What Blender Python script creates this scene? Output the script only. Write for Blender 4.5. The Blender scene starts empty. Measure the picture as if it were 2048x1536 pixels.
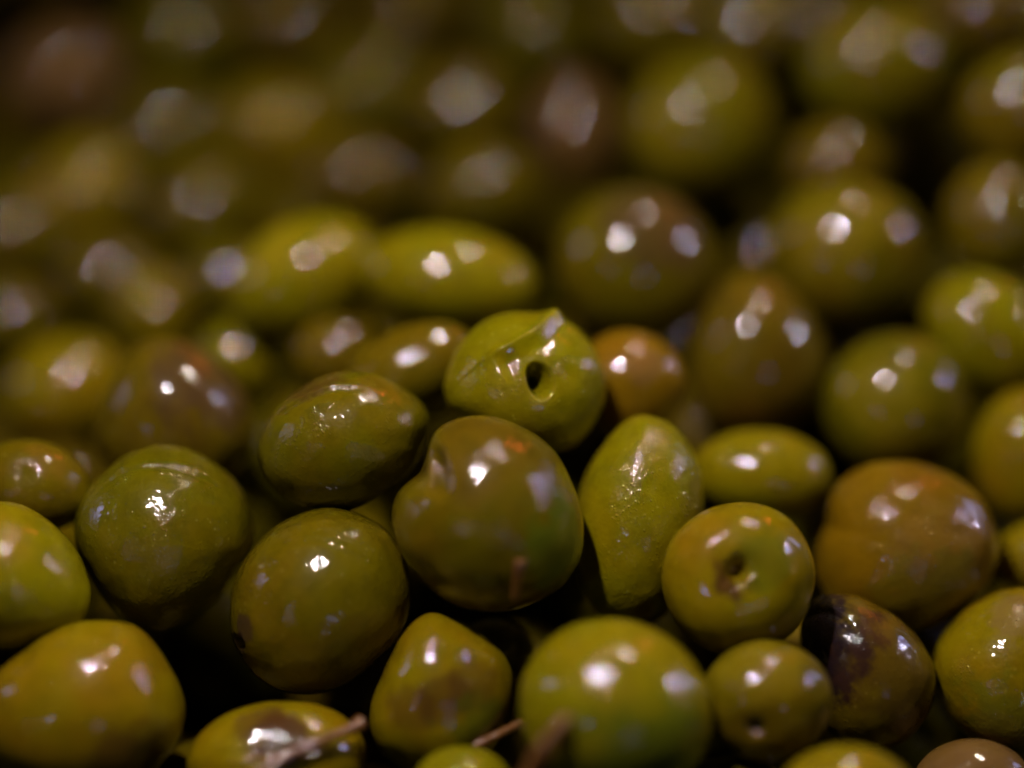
import bpy, math
import numpy as np
from mathutils import Vector, Matrix

# ------------------------------------------------------------------ camera, world, lamps, exposure
scene = bpy.context.scene
C = scene.collection
PITCH = math.radians(34)
FOCUS = 0.36
FRONT = Vector((0, 0, 0.075))                       # the point of the pile that is in focus
VIEW = Vector((0, math.cos(PITCH), -math.sin(PITCH)))
CAM = FRONT - FOCUS * VIEW
ROT = Matrix.Rotation(math.pi / 2 - PITCH, 3, 'X')  # view axes (right, up, back) to world
cd = bpy.data.cameras.new('camera')
cam = bpy.data.objects.new('camera', cd); C.objects.link(cam)
cam.location = CAM
cam.rotation_euler = (math.pi / 2 - PITCH, 0, 0)
cd.lens = 105; cd.sensor_width = 36
cd.clip_start = 0.01; cd.clip_end = 50
cd.dof.use_dof = True
cd.dof.focus_distance = FOCUS
cd.dof.aperture_fstop = 2.9
scene.camera = cam
PXW = 2048.0
F_PX = cd.lens / cd.sensor_width * PXW              # focal length in photo pixels

w = bpy.data.worlds.new('World'); scene.world = w; w.use_nodes = True
bg = w.node_tree.nodes['Background']
bg.inputs[0].default_value = (0.55, 0.42, 0.30, 1); bg.inputs[1].default_value = 0.001

scene.view_settings.view_transform = 'Standard'
scene.view_settings.look = 'None'
scene.view_settings.exposure = 0
scene.view_settings.gamma = 1
scene.cycles.use_denoising = True
scene.cycles.max_bounces = 6
scene.cycles.sample_clamp_indirect = 4
scene.cycles.caustics_reflective = False
scene.cycles.caustics_refractive = False

def lamp(name, n, dist, size, rad, col, size_y=None, shade=None):
    """A market lamp hanging where its highlight on the olives says it hangs: n = the surface slant that mirrors it."""
    nx, ny = n; nz = math.sqrt(max(0.0, 1 - nx * nx - ny * ny))
    r = Vector((2 * nz * nx, 2 * nz * ny, 2 * nz * nz - 1))
    d = (ROT @ r).normalized()
    ld = bpy.data.lights.new(name, 'AREA')
    ld.shape = 'ELLIPSE' if size_y else 'DISK'
    ld.size = size
    if size_y: ld.size_y = size_y
    area = math.pi / 4 * size * (size_y or size)
    ld.energy = rad * area * math.pi                # rad = radiance
    ld.color = col
    o = bpy.data.objects.new(name, ld); C.objects.link(o)
    o.location = FRONT + d * dist
    aim = -d
    if shade:                                       # a shaded lamp throws a soft pool of light on the front of the heap
        ld.spread = math.radians(shade)
        aim = (FRONT + ROT @ Vector((.016, -.022, .012)) - o.location).normalized()
    o.rotation_euler = aim.to_track_quat('-Z', 'Y').to_euler()
    return o

lamp('stall_lamp', (-0.13, 0.38), 0.23, 0.0120, 1640, (1.0, 0.85, 0.80))
lamp('stall_lamp', (0.18, 0.66), 0.36, 0.0115, 340, (1.0, 0.82, 0.62), None, 100)
lamp('side_lamp', (0.62, 0.33), 0.70, 0.018, 900, (0.93, 0.84, 1.0))
lamp('cool_panel', (0.72, 0.38), 1.0, 0.09, 6.5, (0.48, 0.50, 1.0), 0.32)
lamp('cool_panel', (-0.68, 0.26), 1.0, 0.07, 8, (0.50, 0.48, 1.0), 0.26)
lamp('cool_lamp', (-0.30, -0.09), 1.4, 0.045, 48, (0.36, 0.52, 1.0))
lamp('cool_lamp', (0.14, -0.20), 1.4, 0.050, 48, (0.30, 0.48, 1.0))
lamp('neon_sign', (0.38, 0.73), 1.6, 0.11, 18, (1.0, 0.12, 0.03))

# ------------------------------------------------------------------ placing
def at(px, py, depth):
    """Photo pixel and depth along the view to a world point."""
    x = (px - 1024) / F_PX * depth
    y = -(py - 768) / F_PX * depth
    return CAM + ROT @ Vector((x, y, -depth))

APERTURE = cd.lens / 1000 / 2.8
def depth_of(c):
    """Depth at which a glint spreads to a disc of c photo pixels (negative: nearer than the focus)."""
    k = c / (F_PX * APERTURE / FOCUS)
    return FOCUS / (1 - k)

# ------------------------------------------------------------------ shapes
def ico(n, cache={}):
    if n not in cache:
        import bmesh
        bm = bmesh.new(); bmesh.ops.create_icosphere(bm, subdivisions=n, radius=1)
        v = np.array([q.co[:] for q in bm.verts]); f = np.array([[q.index for q in fc.verts] for fc in bm.faces])
        bm.free()
        v /= np.linalg.norm(v, axis=1)[:, None]
        cache[n] = (v, f)
    return cache[n]

def wave(u, seed, freq, n=7):
    r = np.random.RandomState(seed)
    s = np.zeros(len(u))
    for _ in range(n):
        k = r.normal(size=3); k *= freq * (0.6 + 0.8 * r.rand()) / np.linalg.norm(k)
        s += np.sin(u @ k + r.rand() * 6.283)
    return s / math.sqrt(n)

def dirv(x, y):
    q = x * x + y * y
    if q > 0.98: x, y = x / math.sqrt(q) * .99, y / math.sqrt(q) * .99; q = x * x + y * y
    return np.array([x, y, math.sqrt(1 - q)])

def smooth(t): t = np.clip(t, 0, 1); return t * t * (3 - 2 * t)

def seg_dist(u, pts):
    P = [dirv(*p) for p in pts]
    best = np.full(len(u), 9.0); side = np.zeros(len(u)); along = np.zeros(len(u))
    for i in range(len(P) - 1):
        a, b = P[i], P[i + 1]; ab = b - a
        t = np.clip(((u - a) @ ab) / (ab @ ab), 0, 1)
        q = a + t[:, None] * ab
        q /= np.linalg.norm(q, axis=1)[:, None]
        d = np.linalg.norm(u - q, axis=1)
        s = np.sign(u @ np.cross(a, b))
        m = d < best
        best[m] = d[m]; side[m] = s[m]; along[m] = (i + t[m]) / (len(P) - 1)
    return best, side, along

def displace(u, feats):
    """Radial displacement (fraction of the radius) of the olive's surface for its dents, scars, creases and folds; u in view axes."""
    d = np.zeros(len(u))
    for f in feats:
        k = f[0]
        if k == 'dent':
            _, x, y, s, dep = f
            t = np.linalg.norm(u - dirv(x, y), axis=1) / s
            d -= dep * np.exp(-t * t)
        elif k == 'hole':                           # x, y, width, height, angle, depth: a pit with a rolled rim
            _, x, y, sx, sy, ang, dep = f
            c = dirv(x, y); q = u - c
            ex = np.array([math.cos(ang), math.sin(ang), 0]); ex -= c * (ex @ c); ex /= np.linalg.norm(ex)
            ey = np.cross(c, ex)
            t = np.sqrt((q @ ex / sx) ** 2 + (q @ ey / sy) ** 2)
            t = t * (1 + .12 * wave(u, 5, 14))
            front = (u @ c) > 0
            d -= front * dep * (1 - smooth((t - .45) / .75))
            d += front * min(dep * .10, .015) * np.exp(-((t - 1.5) / .5) ** 2)
        elif k == 'crease':                         # polyline, width, depth, step
            _, pts, wd, dep, step = f
            b, s, al = seg_dist(u, pts)
            fade = smooth(np.minimum(al, 1 - al) * 5 + .15)
            d -= fade * dep * np.exp(-(b / wd) ** 2)
            d += fade * step * s * np.exp(-(b / (wd * 3.5)) ** 2) * smooth(b / wd)
        elif k == 'fold':                           # ridge line with the skin sunk on one side of it
            _, pts, reach, dep, ridge = f
            b, s, al = seg_dist(u, pts)
            fade = smooth(np.minimum(al, 1 - al) * 4 + .35)
            d -= fade * np.where(s < 0, dep * smooth(b / .26) * np.exp(-(b / reach) ** 2), 0)
            d += fade * ridge * np.exp(-(b / .06) ** 2)
        elif k == 'scar':                           # torn, fibrous flesh
            _, x, y, s, dep = f
            t = np.linalg.norm(u - dirv(x, y), axis=1) / s
            d += dep * np.exp(-t ** 4) * (np.abs(wave(u, 31, 38, 9)) + .6 * wave(u, 32, 75, 9) - .4)
        elif k == 'ring':
            _, x, y, s, wdt, dep = f
            t = np.linalg.norm(u - dirv(x, y), axis=1)
            d -= dep * np.exp(-((t - s) / wdt) ** 2)
    return d

def olive_mesh(name, ax, ay, az, theta, seed, pear=0.0, lump=0.02, feats=(), level=5, wrinkle=0.0, outline=None):
    """Olive flesh. Axis ax lies along theta, ay across it, az towards the view; local axes are the view axes turned by theta."""
    v, f = ico(level)
    u = v.copy()
    ct, st = math.cos(theta), math.sin(theta)
    # view-frame directions for the features, local for the shape
    loc = u
    R = np.array([[ct, -st, 0], [st, ct, 0], [0, 0, 1]])
    view = loc @ R.T
    rad = np.ones(len(u)) + lump * wave(loc, seed, 2.4) + lump * .28 * wave(loc, seed + 1, 5.0) + (.0022 if level > 5 else .0006) * wave(loc, seed + 2, 14, 12)
    if outline is not None: rad += lump * 0
    if wrinkle: rad += wrinkle * (1 - np.abs(wave(loc * np.array([.5, 1.6, 1.6]), seed + 3, 9, 6))) * smooth(.5 + wave(loc, seed + 4, 3))
    # features are given where they show in the picture: unstretch the picture position
    rad += displace(view, feats)
    p = loc * rad[:, None]
    taper = 1 - pear * p[:, 0] * (1 if pear >= 0 else 1)
    p = np.stack([p[:, 0] * ax, p[:, 1] * ay * taper, p[:, 2] * az * taper], 1)
    if outline is not None:                        # the outline's own bulges and notches, fading towards the near and far faces
        q = p @ R.T
        ph = np.arctan2(q[:, 1], q[:, 0])
        grid = np.linspace(-math.pi, math.pi, 721)
        fac = np.interp(ph, grid, outline)
        w_ = 1 + (fac - 1) * np.sqrt(np.clip(1 - v[:, 2] ** 2, 0, 1))
        p[:, 0] *= w_; p[:, 1] *= w_
    me = bpy.data.meshes.new(name)
    me.vertices.add(len(p)); me.vertices.foreach_set('co', p.astype(np.float32).ravel())
    me.loops.add(f.size); me.loops.foreach_set('vertex_index', f.astype(np.int32).ravel())
    me.polygons.add(len(f)); me.polygons.foreach_set('loop_start', np.arange(0, f.size, 3, dtype=np.int32))
    me.update(calc_edges=True)
    me.polygons.foreach_set('use_smooth', np.ones(len(f), bool))
    me.validate()
    return me

# ------------------------------------------------------------------ olive skin
PAL = {  # linear colours of the skin: main, second
    'green':  ((.135, .118, .0010), (.150, .108, .0012)),
    'bright': ((.225, .200, .0010), (.260, .198, .0014)),
    'yellow': ((.250, .192, .0012), (.260, .160, .0016)),
    'olive':  ((.140, .112, .0012), (.155, .100, .0016)),
    'brown':  ((.140, .098, .002), (.120, .074, .003)),
    'orange': ((.240, .132, .002), (.205, .120, .002)),
    'pink':   ((.190, .105, .030), (.160, .090, .010)),
}

def skin(seed, pal, blotches=(), rough=0.5, name='olive_skin', shade=.85, wet=1.0):
    """blotches: (local point in metres, radius in metres, colour, strength)."""
    m = bpy.data.materials.new(name); m.use_nodes = True
    nt = m.node_tree; N = nt.nodes; L = nt.links
    bs = N['Principled BSDF']
    tc = N.new('ShaderNodeTexCoord')
    off = N.new('ShaderNodeVectorMath'); off.operation = 'ADD'; off.inputs[1].default_value = (seed * .37, seed * .11, seed * .23)
    L.new(tc.outputs['Object'], off.inputs[0]); P = off.outputs[0]
    def noise(scale, det=3, rgh=.5, vec=None):
        n = N.new('ShaderNodeTexNoise'); n.inputs['Scale'].default_value = scale
        n.inputs['Detail'].default_value = det; n.inputs['Roughness'].default_value = rgh
        L.new(vec or P, n.inputs['Vector']); return n.outputs['Fac']
    def ramp(x, lo, hi, a=0.0, b=1.0):
        r = N.new('ShaderNodeMapRange'); r.interpolation_type = 'SMOOTHSTEP'
        L.new(x, r.inputs['Value'])
        r.inputs['From Min'].default_value = lo; r.inputs['From Max'].default_value = hi
        r.inputs['To Min'].default_value = a; r.inputs['To Max'].default_value = b
        return r.outputs['Result']
    def mix(fac, a, b, mode='MIX'):
        x = N.new('ShaderNodeMix'); x.data_type = 'RGBA'; x.blend_type = mode
        for s, v in ((x.inputs['Factor'], fac), (x.inputs['A'], a), (x.inputs['B'], b)):
            if isinstance(v, (tuple, list)): s.default_value = (*v[:3], 1)
            elif isinstance(v, (int, float)): s.default_value = v
            else: L.new(v, s)
        return x.outputs['Result']
    def mth(op, a, b=0.0):
        x = N.new('ShaderNodeMath'); x.operation = op
        for s, v in ((x.inputs[0], a), (x.inputs[1], b)):
            if isinstance(v, (int, float)): s.default_value = v
            else: L.new(v, s)
        return x.outputs[0]
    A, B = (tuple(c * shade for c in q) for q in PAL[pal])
    col = mix(ramp(noise(95, 3), .35, .68), A, B)
    col = mix(ramp(noise(330, 4, .6), .42, .72, 0, .45), col, tuple(c * .55 for c in A))      # mottling under the skin
    col = mix(ramp(noise(60, 2), .58, .75, 0, .45), col, (A[0] * 1.25, A[1] * 1.35, A[2]))
    vo = N.new('ShaderNodeTexVoronoi'); vo.inputs['Scale'].default_value = 850; L.new(P, vo.inputs['Vector'])
    speck = ramp(vo.outputs['Distance'], .10, .22, 1, 0)
    speck = mth('MULTIPLY', speck, ramp(noise(200, 2), .42, .60, 0, .35))
    col = mix(speck, col, tuple(min(1, c * 1.8 + .03) for c in A))
    for (bp, br, bc, bstr) in blotches:
        d = N.new('ShaderNodeVectorMath'); d.operation = 'DISTANCE'
        L.new(tc.outputs['Object'], d.inputs[0]); d.inputs[1].default_value = bp
        dn = mth('ADD', d.outputs['Value'], mth('MULTIPLY', mth('SUBTRACT', noise(260, 4, .6), .5), br * 1.9))
        col = mix(ramp(dn, br * .65, br * 1.15, bstr, 0), col, bc)
    L.new(col, bs.inputs['Base Color'])
    # fine relief: shallow undulation, pores, and patches of tiny oil beads
    und = noise(300, 3, .55)
    fine = noise(2300, 3, .6)
    patch = ramp(noise(170, 2), .42, .62, .05, 1.0)
    v2 = N.new('ShaderNodeTexVoronoi'); v2.inputs['Scale'].default_value = 1500; L.new(P, v2.inputs['Vector'])
    beads = ramp(v2.outputs['Distance'], 0, .33, 1, 0)
    h = mth('ADD', mth('MULTIPLY', und, .8 * rough), mth('MULTIPLY', mth('MULTIPLY', fine, patch), .095 * rough * 2))
    h = mth('ADD', h, mth('MULTIPLY', mth('MULTIPLY', beads, patch), .09 * rough * 2))
    bp_ = N.new('ShaderNodeBump'); bp_.inputs['Strength'].default_value = 1
    bp_.inputs['Distance'].default_value = .0006
    L.new(h, bp_.inputs['Height'])
    L.new(bp_.outputs[0], bs.inputs['Coat Normal'])
    b2 = N.new('ShaderNodeBump'); b2.inputs['Strength'].default_value = .5; b2.inputs['Distance'].default_value = .0006
    L.new(h, b2.inputs['Height']); L.new(b2.outputs[0], bs.inputs['Normal'])
    L.new(ramp(noise(300, 2), .3, .7, .30, .50), bs.inputs['Roughness'])
    bs.inputs['Specular IOR Level'].default_value = .06
    bs.inputs['Coat Weight'].default_value = wet
    L.new(ramp(noise(420, 3), .3, .7, .02, .045), bs.inputs['Coat Roughness'])
    bs.inputs['Coat IOR'].default_value = 1.56
    bs.inputs['Subsurface Weight'].default_value = .30
    bs.inputs['Subsurface Radius'].default_value = (1.0, .75, .12)
    bs.inputs['Subsurface Scale'].default_value = .0016
    return m

def tag(o, label, cat, group=None):
    o['label'] = label; o['category'] = cat
    if group: o['group'] = group

PURP = (0.0468, 0.01716, 0.01872); RED = (0.234, 0.039, 0.01404); BLACK = (.012, .006, .010); BRN = (0.0702, 0.0273, 0.0078)  # RED: neon reflection painted into the skin near the tops
ORG = (0.2652, 0.1014, 0.00936); YEL = (0.2808, 0.2106, 0.0078); GRN = (0.0858, 0.117, 0.00624); PNK = (0.2028, 0.1014, 0.0702); DRK = (.020, .010, .004)  # ORG: own orange on some skins, painted neon reflection near the tops of others

# id: px, py, half width along theta, half width across, theta(deg), blur, palette, label, extras
OL = [
# ---- front and middle, sharp or nearly so
dict(k='edge_green', p=(18,1150,172,148,0), c=-8, pal='bright', lb='bright green olive cut off by the left edge, below the small dimpled one', bl=[(-.1,.6,.5,ORG,0.17)], lv=6),
dict(k='small_dimple', p=(68,972,114,93,-12), c=10, pal='olive', lb='small brownish olive with a dimple, at the left edge above a bright green one', ft=[('dent',-.1,.3,.30,.09)], bl=[(.35,.65,.45,ORG,0.21)], lv=6, rough=.5),
dict(k='round_line', pear=.07, p=(328,1078,187,180,-90), c=-8, pal='green', lb='large round green olive with a fine scratch line curving across its top', ft=[('crease',[(-.62,.60),(-.42,.72),(-.15,.77),(.2,.77),(.5,.68),(.75,.5)],.030,.022,.010),('crease',[(-.9,.1),(-.7,.5),(-.5,.7)],.018,.008,.004)], lv=6),
dict(k='brown_left', pear=.10, p=(355,835,166,172,90), c=16, pal='brown', lb='brown olive with a dull purple right side, behind the round scratched green one', bl=[(.5,.5,.75,PURP,.5),(.3,.85,.3,ORG,0.21)], lv=6, rough=.5),
dict(k='scar_left', p=(640,1204,196,176,52), c=-10, pear=-.07, pal='olive', lb='egg-shaped dark green olive with a small brown stem scar at its lower left', ft=[('hole',-.83,-.36,.10,.09,0,.06),('scar',-.83,-.36,.12,.02),('crease',[(-.6,.6),(-.2,.72),(.3,.62),(.7,.3)],.02,.008,.006)], bl=[(-.84,-.38,.17,DRK,.9),(-.78,-.2,.16,PURP,.6)], lv=6),
dict(k='creased', p=(692,878,182,142,8), c=0, pal='green', lb='oval olive with a long split crease along its upper left side', ft=[('crease',[(-.84,.36),(-.64,.56),(-.38,.69),(-.05,.76),(.2,.72)],.024,.05,.030)], bl=[(-.5,.95,.55,BRN,.65),(.35,.8,.3,ORG,0.17)], lv=6),
dict(k='behind_creased', p=(822,738,138,84,22), c=26, pal='olive', lb='slim yellow-green olive wedged behind the creased olive and the one with the hole', lv=5, wr=.01),
dict(k='holed', p=(1046,768,164,146,0), c=0, pal='bright', lb='yellow-green olive on top of the heap with a dark pit hole and folded skin', ft=[('fold',[(-.42,.40),(-.15,.55),(.12,.72),(.34,.90)],.50,.12,.03),('hole',.22,.03,.16,.25,.1,.55),('dent',.22,-.02,.34,.06),('dent',.37,.90,.10,-.06),('dent',.55,.15,.18,.03)], bl=[(.22,.05,.20,BRN,.6)], lv=7),
dict(k='heart', p=(982,1030,188,200,0), c=-14, pal='olive', lb='big heart-shaped olive with a deep stem dimple at its upper left, mid picture', ft=[('hole',-.60,.50,.13,.25,.2,.13),('dent',-.55,.42,.18,.05)], bl=[(.75,-.25,.5,GRN,.8),(.05,.75,.8,BRN,.2),(-.56,.42,.16,BRN,.7)], lv=6),
dict(k='pear', p=(1278,1040,206,130,84), c=0, pal='bright', lb='pear-shaped lime green olive standing narrow end up, with pitted glossy skin', pear=.28, ft=[('dent',.1,.35,.10,.02)], rough=1.0, bl=[(.2,.55,.2,ORG,0.10)], lv=6),
dict(k='orange_back', p=(1262,765,104,112,90), c=27, pal='orange', lb='small orange-brown olive tucked behind the olive with the pit hole', bl=[(-.2,.6,.5,ORG,0.24),(.2,.4,.4,PNK,.25)], lv=5),
dict(k='stem_hole', p=(1477,1152,154,150,0), c=-14, pal='yellow', lb='round yellow-green olive with a brown torn stem hole in its centre', ft=[('dent',-.06,.12,.42,.22),('hole',-.10,.12,.17,.22,-.3,.22),('scar',-.10,.08,.22,.055),('dent',.12,.0,.12,-.02)], bl=[(-.12,.08,.30,BRN,.9),(-.08,.12,.18,DRK,.7),(-.55,.65,.4,ORG,0.14),(.3,.3,.45,GRN,.5)], lv=6, rough=.5),
dict(k='yellow_mid', p=(1524,948,138,90,-4), c=28, pal='bright', lb='smooth oval yellow-green olive lying level above the one with the torn stem hole', lv=6, rough=.5),
dict(k='orange_big', p=(1815,1100,182,172,-20), c=8, pal='orange', lb='big orange-brown olive with a swollen lower left cheek, right side', ft=[('dent',-.90,.0,.22,.015),('crease',[(-.1,.5),(.3,.25),(.7,.2)],.12,.010,0)], bl=[(.1,.85,.4,RED,0.12),(.3,.1,.6,PNK,.12),(.2,-.7,.8,GRN,.35)], lv=6),
dict(k='green_right', p=(1795,806,146,146,0), c=42, pal='green', lb='round green olive behind the big orange-brown one', bl=[(-.4,.1,.7,YEL,.3)], lv=5),
dict(k='cone_brown', p=(1512,712,168,140,95), c=50, pal='brown', pear=.22, lb='brown cone-shaped olive with its narrow end up, two bright glints on it', bl=[(-.2,-.8,.4,ORG,0.17),(.1,.8,.5,ORG,0.12)], lv=5),
dict(k='yellow_edge', p=(2050,912,105,138,0), c=42, pal='yellow', lb='yellow-green olive at the right edge with one bright glint on its left side', lv=5),
dict(k='yellow_low', p=(2085,1118,98,78,0), c=32, pal='yellow', lb='bright yellow olive showing as a small sliver at the right edge', lv=5),
dict(k='green_front', p=(1230,1425,193,186,0), c=-44, pal='bright', lb='big smooth green olive, blurred, in the middle of the front row', bl=[(.3,-.5,.8,GRN,.75)], lv=6, rough=.5),
dict(k='ochre_front', p=(1535,1402,130,124,0), c=-28, pal='olive', lb='small ochre olive with a dimple low on its face, beside the big blurred green one', ft=[('dent',-.28,-.36,.30,.13),('hole',-.28,-.38,.13,.15,0,.12)], bl=[(-.28,-.36,.24,BRN,.8),(-.2,.7,.8,YEL,.35)], lv=6, rough=.5),
dict(k='purple', p=(1735,1348,162,134,-68), c=0, pal='brown', lb='dark olive with a black-purple bruised shoulder on its left', bl=[(-.75,.42,.82,BLACK,.97),(-.92,-.2,.62,BLACK,.9),(.3,.2,.8,BRN,.35),(.2,.85,.5,ORG,0.12)], ft=[('crease',[(-.85,.62),(-.5,.72),(-.2,.6)],.04,.03,.02),('dent',-.5,.6,.2,.03)], lv=6, rough=.65),
dict(k='yellow_right', p=(2022,1352,158,176,0), c=-2, pal='yellow', lb='large speckled yellow-green olive at the lower right edge', pear=.0, bl=[(.0,.7,.4,PNK,.3),(-.1,-.5,.7,GRN,.5)], rough=.9, lv=6),
dict(k='yellow_left', p=(176,1418,200,176,12), c=-20, pal='yellow', lb='large ochre-yellow olive filling the lower left corner', ft=[('dent',.3,-.2,.5,.02)], bl=[(.5,-.55,.5,BRN,.6),(0,-.1,.7,ORG,0.09)], lv=6, rough=.5),
dict(k='bruised', p=(880,1388,164,140,100), c=-13, pal='yellow', pear=.14, lb='bruised yellow-brown olive with a blunt pointed top, below the heart-shaped one', ft=[('dent',.45,.05,.35,.06),('dent',-.1,-.1,.25,.04),('dent',.5,.5,.2,.03)], bl=[(.1,.05,.40,BRN,.55),(-.4,-.1,.35,BRN,.45),(.5,.2,.4,BRN,.5),(.6,-.6,.7,GRN,.6)], lv=6, rough=.5),
dict(k='stained', p=(556,1528,184,122,8), c=-24, pal='yellow', lb='yellow olive with a brown stained hollow on top, at the bottom edge behind a stalk', ft=[('dent',.0,.55,.40,.10),('hole',.05,.35,.5,.10,0,.08),('scar',.05,.42,.35,.012)], bl=[(.1,.55,.5,BRN,.9),(-.2,.75,.4,BRN,.6)], lv=6, rough=.5),
dict(k='yellow_tip', p=(928,1590,108,98,0), c=-32, pal='bright', lb='yellow-green olive of which only the top shows at the bottom edge', lv=5),
dict(k='yellow_bottom', p=(1696,1602,148,112,0), c=-46, pal='yellow', lb='bright yellow olive, blurred, cut by the bottom edge below the bruised dark one', lv=5),
dict(k='pink_bottom', p=(1945,1580,122,106,0), c=-8, pal='pink', lb='pinkish brown olive cut off at the bottom edge near the lower right corner', lv=5),
dict(k='shade', p=(985,1318,84,80,0), c=12, pal='green', lb='small dark green olive in deep shade under the heart-shaped one', lv=5),
# ---- behind the crest, blurred
dict(k='b1', p=(612,556,162,118,28), c=64, pal='bright', lb='long yellow-green olive behind the crest, left one of a touching pair', bl=[(-.5,.5,.5,YEL,.5)]),
dict(k='b2', p=(900,560,178,106,-10), c=52, pal='bright', lb='long bright green olive directly behind the olive with the pit hole', bl=[(.7,.4,.5,ORG,0.10)]),
dict(k='b3', p=(1272,530,162,156,0), c=58, pal='olive', lb='large round olive with a purple-brown top, right of the long green pair', bl=[(.25,.55,.75,PURP,.5),(.5,.6,.4,RED,0.07)]),
dict(k='b4', p=(1695,505,158,152,0), c=62, pal='olive', lb='round yellow-olive with several pale glints, behind the brown cone-shaped one', bl=[(-.2,.2,.7,YEL,.3)]),
dict(k='b5', p=(1682,338,108,96,0), c=84, pal='brown', lb='brown olive peeping over the top of the round yellow-olive one'),
dict(k='b6', p=(1972,668,142,112,-40), c=54, pal='bright', lb='long green olive sloping down to the right edge under a bright glint'),
dict(k='b7', p=(1402,250,160,145,0), c=88, pal='green', lb='large green olive with two soft glints, upper right of the centre', bl=[(-.5,-.2,.5,YEL,.3)]),
dict(k='b8', p=(1752,138,152,132,0), c=84, pal='green', lb='dark green olive near the top edge with a pair of pale glints'),
dict(k='b9', p=(2000,438,112,122,0), c=70, pal='olive', lb='brownish olive at the right edge above the long sloping green one'),
dict(k='b10', p=(2040,215,118,118,0), c=72, pal='olive', lb='olive at the upper right edge with one sharp white glint'),
dict(k='b11', p=(486,715,92,84,0), c=68, pal='bright', lb='small bright yellow-green olive between the brown one and the long yellow-green one'),
dict(k='b12', p=(672,708,90,76,10), c=58, pal='olive', lb='small dull olive in the hollow below the long yellow-green one'),
dict(k='b13', p=(130,782,130,112,10), c=76, pal='yellow', lb='blurred yellow olive at the left with one large pale glint'),
dict(k='b14', p=(318,628,92,92,0), c=92, pal='yellow', lb='small blurred ochre olive above the brown one on the left'),
dict(k='b15', p=(20,640,100,90,0), c=98, pal='olive', lb='blurred olive at the left edge above the yellow one'),
dict(k='b16', p=(168,385,118,104,30), c=120, pal='yellow', lb='blurred yellow olive in the upper left with a glint below it'),
dict(k='b17', p=(40,470,112,102,0), c=110, pal='olive', lb='blurred olive at the left edge with a wide pale glint'),
dict(k='b18', p=(405,425,124,100,35), c=116, pal='olive', lb='blurred brownish olive leaning left behind the long yellow-green one'),
dict(k='b19', p=(560,262,124,100,-20), c=134, pal='yellow', lb='blurred ochre olive, upper left of the centre'),
dict(k='b20', p=(345,270,112,104,0), c=140, pal='green', lb='blurred green olive left of the ochre one in the upper left'),
dict(k='b21', p=(735,190,122,108,0), c=142, pal='green', lb='blurred green olive with a wide greenish glint near the top'),
dict(k='b22', p=(130,160,120,112,0), c=150, pal='pink', lb='blurred pinkish brown olive in the upper left corner area'),
dict(k='b23', p=(715,365,112,92,0), c=108, pal='brown', lb='blurred brown olive behind the long green pair'),
dict(k='b24', p=(965,385,124,96,0), c=98, pal='olive', lb='blurred dull olive above the long bright green one'),
dict(k='b25', p=(930,225,118,104,0), c=126, pal='olive', lb='blurred olive with a grey glint, top middle'),
dict(k='b26', p=(1150,262,92,118,0), c=118, pal='pink', lb='blurred pinkish olive standing left of the large green one'),
dict(k='b27', p=(370,75,122,112,0), c=158, pal='green', lb='blurred green olive at the top edge, left'),
dict(k='b28', p=(570,45,112,100,0), c=158, pal='brown', lb='blurred brown olive at the top edge, left of centre'),
dict(k='b29', p=(830,20,118,100,0), c=152, pal='brown', lb='blurred brown olive at the top edge, middle'),
dict(k='b30', p=(1080,60,124,112,0), c=140, pal='green', lb='blurred green olive at the top edge, right of the middle'),
dict(k='b31', p=(1310,40,118,104,0), c=118, pal='olive', lb='blurred dark olive at the top edge with a bluish sheen'),
dict(k='b32', p=(1510,60,108,100,0), c=104, pal='olive', lb='blurred olive at the top edge with one large pinkish glint'),
dict(k='b33', p=(1975,30,120,92,0), c=90, pal='brown', lb='blurred brown olive in the upper right corner'),
dict(k='b34', p=(215,555,104,92,0), c=104, pal='olive', lb='blurred dark olive low in the shade at the left'),
dict(k='b35', p=(455,560,92,84,0), c=92, pal='olive', lb='blurred shaded olive left of the long yellow-green one'),
]

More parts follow.
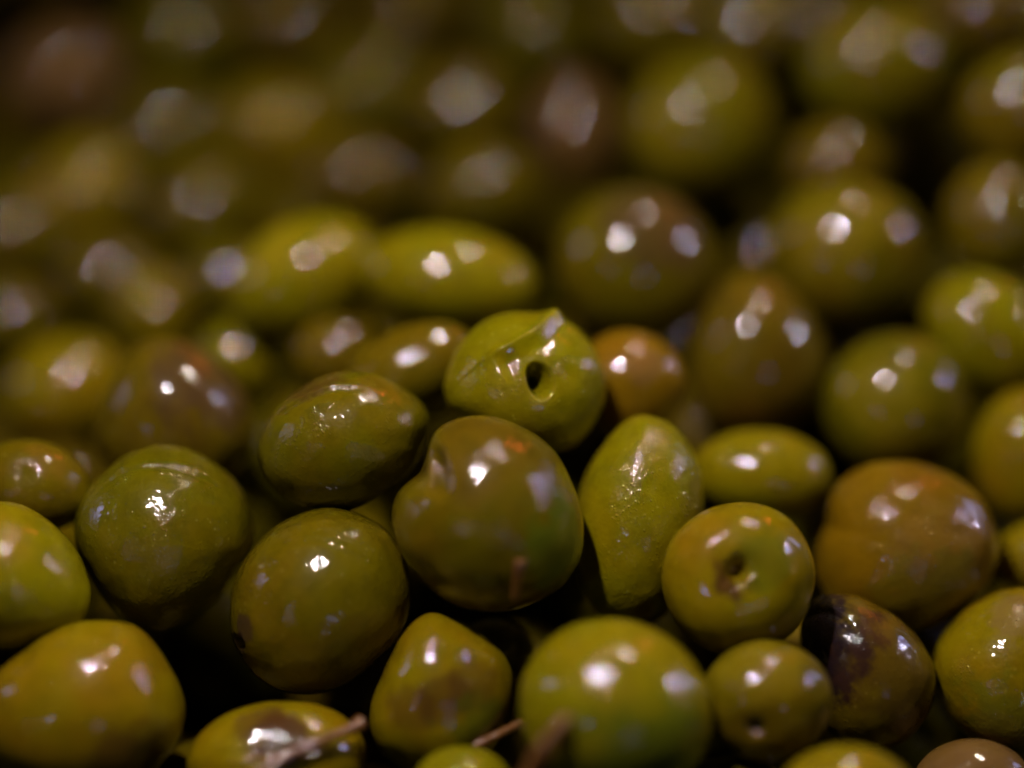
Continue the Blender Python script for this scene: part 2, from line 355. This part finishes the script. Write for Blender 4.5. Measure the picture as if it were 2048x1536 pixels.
OUTLINES = {  # outlines of the nearer olives as they show in the photograph
'round_line': [(310,887),(400,905),(450,940),(490,990),(507,1050),(505,1090),(475,1140),(435,1200),(380,1245),(325,1265),(260,1245),(215,1200),(180,1140),(155,1090),(148,1050),(170,985),(215,935),(260,900)],
'scar_left': [(670,1017),(725,1035),(780,1075),(810,1130),(820,1190),(800,1270),(750,1325),(690,1370),(600,1390),(530,1370),(480,1315),(458,1250),(465,1175),(490,1120),(540,1065),(600,1030)],
'creased': [(515,900),(530,850),(570,800),(625,760),(690,740),(750,745),(810,775),(856,812),(866,840),(852,882),(824,940),(770,985),(700,1025),(600,1015),(540,970)],
'holed': [(887,771),(901,726),(928,679),(969,641),(1024,624),(1078,627),(1104,617),(1126,630),(1160,655),(1195,699),(1212,750),(1208,805),(1181,860),(1147,894),(1095,908),(1030,898),(942,850),(894,812)],
'heart': [(852,914),(843,945),(824,958),(796,983),(781,1030),(787,1061),(798,1100),(834,1149),(890,1202),(959,1224),(1052,1214),(1131,1171),(1165,1108),(1167,1046),(1146,967),(1115,905),(1052,855),(959,827),(896,842),(865,864)],
'pear': [(1280,832),(1242,850),(1201,896),(1167,949),(1150,1000),(1144,1060),(1144,1120),(1158,1185),(1205,1238),(1280,1250),(1340,1215),(1378,1150),(1402,1060),(1410,1010),(1402,940),(1382,890),(1350,855),(1315,838)],
'yellow_left': [(191,1240),(273,1250),(308,1284),(342,1336),(369,1394),(374,1431),(362,1472),(328,1524),(260,1590),(150,1605),(40,1570),(-30,1490),(-38,1410),(-5,1345),(51,1301),(103,1264),(137,1247)],
'bruised': [(860,1224),(832,1236),(808,1262),(784,1305),(761,1353),(740,1404),(737,1455),(754,1500),(800,1535),(880,1550),(960,1525),(1010,1465),(1030,1400),(1026,1345),(1006,1303),(958,1266),(902,1234)],
'edge_green': [(0,1003),(40,1008),(80,1030),(120,1062),(150,1100),(175,1150),(186,1195),(180,1232),(140,1270),(80,1290),(20,1300),(-60,1280),(-120,1220),(-150,1140),(-120,1060),(-60,1015)],
'stem_hole': [(1492,1003),(1546,1015),(1585,1042),(1616,1089),(1632,1140),(1624,1190),(1601,1245),(1560,1285),(1492,1303),(1425,1303),(1379,1276),(1344,1229),(1324,1167),(1328,1120),(1351,1069),(1386,1034),(1437,1011)],
'orange_big': [(1792,925),(1863,935),(1929,964),(1970,1006),(1995,1064),(1997,1113),(1978,1167),(1937,1213),(1879,1248),(1800,1266),(1720,1250),(1655,1200),(1632,1150),(1630,1109),(1638,1076),(1654,1050),(1656,1010),(1668,973),(1697,948),(1738,929)],
'purple': [(1632,1190),(1686,1186),(1757,1214),(1811,1249),(1850,1299),(1868,1342),(1862,1408),(1835,1459),(1776,1498),(1718,1502),(1671,1479),(1630,1420),(1605,1350),(1598,1280),(1606,1225)],
'yellow_right': [(2045,1177),(1971,1198),(1912,1241),(1873,1295),(1866,1342),(1885,1400),(1920,1455),(1971,1495),(2041,1518),(2110,1500),(2160,1420),(2175,1330),(2150,1240),(2100,1190)],
'brown_left': [(320,670),(375,680),(440,720),(480,765),(505,825),(508,900),(465,960),(350,1000),(240,970),(192,900),(198,825),(222,765),(250,715),(280,685)],
'cone_brown': [(1500,540),(1548,552),(1590,590),(1635,650),(1658,720),(1655,790),(1620,840),(1560,870),(1480,875),(1410,850),(1375,790),(1372,720),(1395,650),(1420,592),(1453,553)],
'small_dimple': [(40,880),(90,883),(130,900),(160,930),(180,970),(180,1010),(150,1045),(90,1062),(20,1060),(-30,1030),(-45,980),(-30,920),(0,888)],
'b4': [(1690,352),(1750,365),(1810,405),(1848,465),(1850,540),(1815,610),(1750,655),(1690,662),(1620,640),(1565,590),(1537,520),(1540,450),(1575,400),(1630,365)],
}
def outline_of(o):
    """Ratio of the traced outline to the plain ellipse, for 721 directions round the centre."""
    if o['k'] not in OUTLINES: return None
    px, py, a, b, th = o['p']; th = math.radians(th)
    q = np.array(OUTLINES[o['k']], float) - [px, py]; q[:, 1] *= -1
    ph = np.arctan2(q[:, 1], q[:, 0]); r = np.hypot(q[:, 0], q[:, 1])
    e = 1 / np.sqrt((np.cos(ph - th) / a) ** 2 + (np.sin(ph - th) / b) ** 2)
    k = np.argsort(ph); ph = ph[k]; f = (r / e)[k]
    ph = np.concatenate([ph - 2 * math.pi, ph, ph + 2 * math.pi]); f = np.concatenate([f, f, f])
    g = np.linspace(-2 * math.pi, 2 * math.pi, 1441); y = np.interp(g, ph, f)
    ker = np.exp(-(np.arange(-24, 25) / 9.0) ** 2); ker /= ker.sum()
    y = np.convolve(y, ker, 'same')
    return y[360:1081]

def semi(o):
    px, py, a, b, th = o['p']; z = o['z']; s = z / F_PX
    return a * s, b * s, (min(a, b) * .75 + max(a, b) * .25) * s

# settle: slide each olive along its line of sight until it touches its neighbours without sinking into them
for o in OL: o['z'] = o['zt'] = depth_of(o['c']) + .8 * semi(dict(o, z=FOCUS))[2]   # the glints sit on the near face
def geom(o):
    P = at(o['p'][0], o['p'][1], o['z']); a, b, cc = semi(o); th = math.radians(o['p'][4])
    R = np.array(ROT) @ np.array([[math.cos(th), -math.sin(th), 0], [math.sin(th), math.cos(th), 0], [0, 0, 1]])
    return np.array(P), np.array([a, b, cc]), R
def reach(ax, R, d):
    q = R.T @ d
    return 1 / math.sqrt(((q / ax) ** 2).sum())
for it in range(160):
    G = [geom(o) for o in OL]
    dz = np.zeros(len(OL)); worst = 0
    for i in range(len(OL)):
        for j in range(i + 1, len(OL)):
            v = G[j][0] - G[i][0]; D = np.linalg.norm(v)
            if D > .034: continue
            d = v / D
            ov = (reach(G[i][1], G[i][2], d) + reach(G[j][1], G[j][2], d)) * .97 - D
            if ov > 0:
                worst = max(worst, ov)
                s = 1 if OL[j]['z'] > OL[i]['z'] else -1
                k = ov * .35
                dz[i] -= s * k; dz[j] += s * k
    for o, q in zip(OL, dz): o['z'] += q + (o['zt'] - o['z']) * (.03 if it < 110 else .0)

def local_point(o, x, y):
    """Point on the skin of olive o that shows at (x, y) of its outline, in the olive's own axes."""
    a, b, cc = semi(o); th = math.radians(o['p'][4])
    v = dirv(x, y); ct, st = math.cos(th), math.sin(th)
    l = np.array([v[0] * ct + v[1] * st, -v[0] * st + v[1] * ct, v[2]])
    return tuple(l * np.array([a, b, cc]))

for i, o in enumerate(OL):
    a, b, cc = semi(o); th = math.radians(o['p'][4])
    ol = outline_of(o)
    me = olive_mesh('olive', a, b, cc, th, i * 13 + 1, 0 if ol is not None else o.get('pear', 0), .014 if ol is not None else .028, o.get('ft', ()), o.get('lv', 5), o.get('wr', 0), ol)
    R = (a + b) / 2
    bl = [(local_point(o, x, y), r * R, c, s) for (x, y, r, c, s) in o.get('bl', ())]
    me.materials.append(skin(i * 3.1 + 1, o['pal'], bl, o.get('rough', .85 if o.get('lv', 4) > 5 else .5 if o.get('lv', 4) == 5 and o['c'] < 40 else .15), shade=.85 if o['c'] < 90 else .66, wet=1.0 if o['c'] < 90 else .7))  # far olives: darker skin colour and weaker coat stand in for dimmer light
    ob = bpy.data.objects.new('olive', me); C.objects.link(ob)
    ob.location = at(o['p'][0], o['p'][1], o['z'])
    ob.rotation_euler = (ROT @ Matrix.Rotation(th, 3, 'Z')).to_euler()
    tag(ob, o['lb'], 'olive', 'olives in the heap')
    o['ob'] = ob

# ------------------------------------------------------------------ the olives underneath and around
rs = np.random.RandomState(4)
placed = [(geom(o)[0], float(np.mean(geom(o)[1]))) for o in OL]
top = np.array([p for p, _ in placed])
vw = np.array(VIEW); cm = np.array(CAM)
def project(p):
    q = np.array(ROT).T @ (p - cm)
    return 1024 + q[0] / -q[2] * F_PX, 768 - q[1] / -q[2] * F_PX, -q[2]
tp = np.array([project(p) for p in top])
def surface_depth(px, py):
    wgt = 1 / (((tp[:, 0] - px) ** 2 + (tp[:, 1] - py) ** 2) / 150 ** 2 + .15) ** 2
    return (wgt * tp[:, 2]).sum() / wgt.sum()
fill = []
for t in range(26000):
    r = (.0088 + .0018 * rs.rand()) if t < 12000 else .0078
    p = np.array([rs.uniform(-.12, .12), rs.uniform(-.06, .19), rs.uniform(r, .085)])
    px, py, z = project(p)
    if not (-260 < px < 2310 and -260 < py < 1830): continue
    inside = -90 < px < 2138 and -90 < py < 1626
    sd = surface_depth(px, py)
    gap = z - sd
    if inside and gap < .030: continue
    if not inside and gap < -.002: continue
    if gap > .095: continue
    if all(np.linalg.norm(p - q) > (r + s) * .90 for q, s in placed):
        placed.append((p, r)); fill.append((p, r))
protos = []
for k, pal in enumerate(['green', 'olive', 'yellow', 'green', 'brown', 'olive']):
    me = olive_mesh('olive', .0105, .0094, .0094, 0, 500 + k * 9, 0, .025, (), 5)
    me.materials.append(skin(70 + k * 5.3, pal, shade=.55, wet=.35))  # buried olives: gap shade put into a darker skin colour and weaker coat
    protos.append(me)
for p, r in fill:
    ob = bpy.data.objects.new('olive', protos[rs.randint(len(protos))]); C.objects.link(ob)
    ob.location = p; s = r / .0098; ob.scale = (s, s, s)
    ob.rotation_euler = tuple(rs.uniform(0, 6.28, 3))
    tag(ob, 'plain olive packed beneath or around the olives that top the heap', 'olive', 'olives packed beneath the top layer')

# those of them that show in a gap are told apart by the olives they lie between
SHORT = dict(edge_green='cut-off bright green', small_dimple='small dimpled brownish', round_line='round scratched green', brown_left='purple-sided brown',
    scar_left='egg-shaped scarred', creased='creased oval', behind_creased='slim wedged', holed='pit-holed', heart='heart-shaped', pear='lime pear-shaped',
    orange_back='small orange-brown', stem_hole='torn stem-hole', yellow_mid='level oval yellow-green', orange_big='big orange-brown', green_right='plain round green',
    cone_brown='brown cone-shaped', yellow_edge='one-glint yellow-green', yellow_low='bright yellow sliver', green_front='big blurred green', ochre_front='small dimpled ochre',
    purple='black-bruised', yellow_right='large speckled', yellow_left='large ochre-yellow', bruised='blunt bruised', stained='brown-stained', yellow_tip='cut-off yellow-green',
    yellow_bottom='cut-off bright yellow', pink_bottom='cut-off pinkish', shade='shaded dark green', b1='long yellow-green', b2='long bright green', b3='purple-topped round',
    b4='pale-glinting round', b5='peeping brown', b6='long sloping green', b7='large two-glint green', b8='dark green', b9='brownish edge', b10='sharp-glinting',
    b11='small bright yellow-green', b12='small dull', b13='large-glinted yellow', b14='small ochre', b15='blurred edge', b16='blurred yellow', b17='wide-glinted',
    b18='leaning brownish', b19='blurred ochre', b20='blurred green', b21='greenish-glinted', b22='pinkish corner', b23='blurred brown', b24='dull blurred',
    b25='grey-glinted', b26='upright pinkish', b27='green top-edge', b28='brown top-edge', b29='middle brown', b30='middle green', b31='bluish-sheened',
    b32='pink-glinted', b33='brown corner', b34='low dark', b35='low shaded')
dg = bpy.context.evaluated_depsgraph_get()
seen = {}
for gx in range(8, 2048, 16):
    for gy in range(8, 1536, 16):
        hit, _, _, _, ho, _ = scene.ray_cast(dg, CAM, (at(gx, gy, .3) - CAM).normalized())
        if hit: seen.setdefault(ho.name, []).append((gx, gy))
tell = {}
for ob in list(C.objects):
    if ob.get('group') != 'olives packed beneath the top layer' or len(seen.get(ob.name, ())) < 2: continue
    q = np.mean(seen[ob.name], 0)
    near = sorted(OL, key=lambda o: math.hypot(o['p'][0] - q[0], o['p'][1] - q[1]) / (o['p'][2] + o['p'][3]))[:3]
    a_, b_, c_ = [SHORT[o['k']] for o in near]
    lb = 'dim olive deep between the %s and the %s olives' % (a_, b_)
    if lb in tell: lb = 'dim olive deep among the %s, %s and %s olives' % (a_, b_, c_)
    if lb in tell: continue
    tell[lb] = 1; ob['label'] = lb; ob['group'] = 'olives showing in the gaps of the heap'

# ------------------------------------------------------------------ stalks
def stalk_material():
    m = bpy.data.materials.new('stalk'); m.use_nodes = True; nt = m.node_tree; N = nt.nodes
    bs = N['Principled BSDF']
    tc = N.new('ShaderNodeTexCoord'); n = N.new('ShaderNodeTexNoise'); n.inputs['Scale'].default_value = 700
    nt.links.new(tc.outputs['Object'], n.inputs['Vector'])
    r = N.new('ShaderNodeValToRGB'); r.color_ramp.elements[0].color = (.060, .020, .003, 1); r.color_ramp.elements[1].color = (.26, .105, .012, 1)
    nt.links.new(n.outputs['Fac'], r.inputs[0]); nt.links.new(r.outputs[0], bs.inputs['Base Color'])
    b = N.new('ShaderNodeBump'); b.inputs['Strength'].default_value = 1; b.inputs['Distance'].default_value = .0003
    nt.links.new(n.outputs['Fac'], b.inputs['Height']); nt.links.new(b.outputs[0], bs.inputs['Normal'])
    bs.inputs['Roughness'].default_value = .5; bs.inputs['Coat Weight'].default_value = .7; bs.inputs['Coat Roughness'].default_value = .12
    nt.links.new(b.outputs[0], bs.inputs['Coat Normal'])
    return m
SM = stalk_material()
def stalk(pts, radii, label, seed):
    """pts: (px, py, depth); a knobbly tube swept along a smooth curve."""
    P = [np.array(at(*p)) for p in pts]; rr = np.random.RandomState(seed)
    n = 48; m = 14; ts = np.linspace(0, len(P) - 1, n); V = []; F = []
    def cr(t):
        i = min(int(t), len(P) - 2); f = t - i
        p0, p1, p2, p3 = P[max(i-1,0)], P[i], P[i+1], P[min(i+2, len(P)-1)]
        return .5*((2*p1)+(-p0+p2)*f+(2*p0-5*p1+4*p2-p3)*f*f+(-p0+3*p1-3*p2+p3)*f**3)
    Q = [cr(t) for t in ts]; ref = np.array([.3, .2, .9])
    c0 = np.mean(Q, 0)
    for k in range(n):
        tg = Q[min(k+1, n-1)] - Q[max(k-1, 0)]; tg /= np.linalg.norm(tg)
        a = np.cross(tg, ref); a /= np.linalg.norm(a); b = np.cross(tg, a)
        r = np.interp(ts[k] / (len(P)-1), np.linspace(0, 1, len(radii)), radii) * (1 + .10 * math.sin(k * 1.9 + seed) + .05 * rr.normal())
        if k in (0, n-1): r *= .55
        for j in range(m):
            an = 2 * math.pi * j / m
            V.append(Q[k] + (a * math.cos(an) + b * math.sin(an)) * r * (1 + .05 * rr.normal()) - c0)
    for k in range(n-1):
        for j in range(m):
            F.append((k*m+j, k*m+(j+1) % m, (k+1)*m+(j+1) % m, (k+1)*m+j))
    F.append(tuple(range(m))[::-1]); F.append(tuple((n-1)*m+j for j in range(m)))
    me = bpy.data.meshes.new('olive_stalk'); me.from_pydata([tuple(v) for v in V], [], F); me.update()
    for pl in me.polygons: pl.use_smooth = True
    me.materials.append(SM)
    ob = bpy.data.objects.new('olive_stalk', me); C.objects.link(ob); ob.location = c0
    tag(ob, label, 'stalk', 'olive stalks lying among the olives')
    return ob
Z = {o['k']: o['z'] for o in OL}
zs = Z['stained'] - .0085
stalk([(500,1560,zs-.001),(570,1515,zs),(640,1482,zs+.001),(700,1458,zs+.003),(722,1448,zs+.004)], [.0006,.0006,.00055,.0006,.0011], 'knobbly brown stalk lying across the stained yellow olive at the bottom edge', 1)
zb = Z['bruised'] - .0055
stalk([(945,1494,zb),(990,1472,zb),(1045,1444,zb+.002)], [.0007,.0005,.0005], 'thin pinkish stalk sticking out between the bruised olive and the big green one', 2)
zg = Z['green_front'] - .0112
stalk([(1060,1560,zg+.004),(1090,1500,zg+.001),(1115,1460,zg),(1135,1436,zg+.0005)], [.0014,.0012,.0009,.0008], 'blurred brown stalk leaning on the big green olive of the front row', 3)
zh = Z['heart'] - .0102
stalk([(1040,1118,zh),(1036,1150,zh+.0008),(1030,1200,zh+.003)], [.0008,.0006,.0005], 'short dark red stalk on the lower face of the heart-shaped olive', 4)

# ------------------------------------------------------------------ the tray they lie in
import bmesh
bm = bmesh.new()
bmesh.ops.create_cube(bm, size=1)
for v in bm.verts: v.co = (v.co.x * .60, v.co.y * .60 + .08, v.co.z * .006 - .003)
bmesh.ops.bevel(bm, geom=bm.edges[:], offset=.002, segments=2)
me = bpy.data.meshes.new('tray_floor'); bm.to_mesh(me); bm.free()
m = bpy.data.materials.new('dark_metal'); m.use_nodes = True
n = m.node_tree.nodes.new('ShaderNodeTexNoise'); n.inputs['Scale'].default_value = 90
r = m.node_tree.nodes.new('ShaderNodeValToRGB'); r.color_ramp.elements[0].color = (.004, .004, .003, 1); r.color_ramp.elements[1].color = (.010, .009, .008, 1)
m.node_tree.links.new(n.outputs['Fac'], r.inputs[0]); m.node_tree.links.new(r.outputs[0], m.node_tree.nodes['Principled BSDF'].inputs['Base Color'])
m.node_tree.nodes['Principled BSDF'].inputs['Roughness'].default_value = .9
m.node_tree.nodes['Principled BSDF'].inputs['Specular IOR Level'].default_value = 0
me.materials.append(m)
tf = bpy.data.objects.new('tray_floor', me); C.objects.link(tf); tf['kind'] = 'structure'
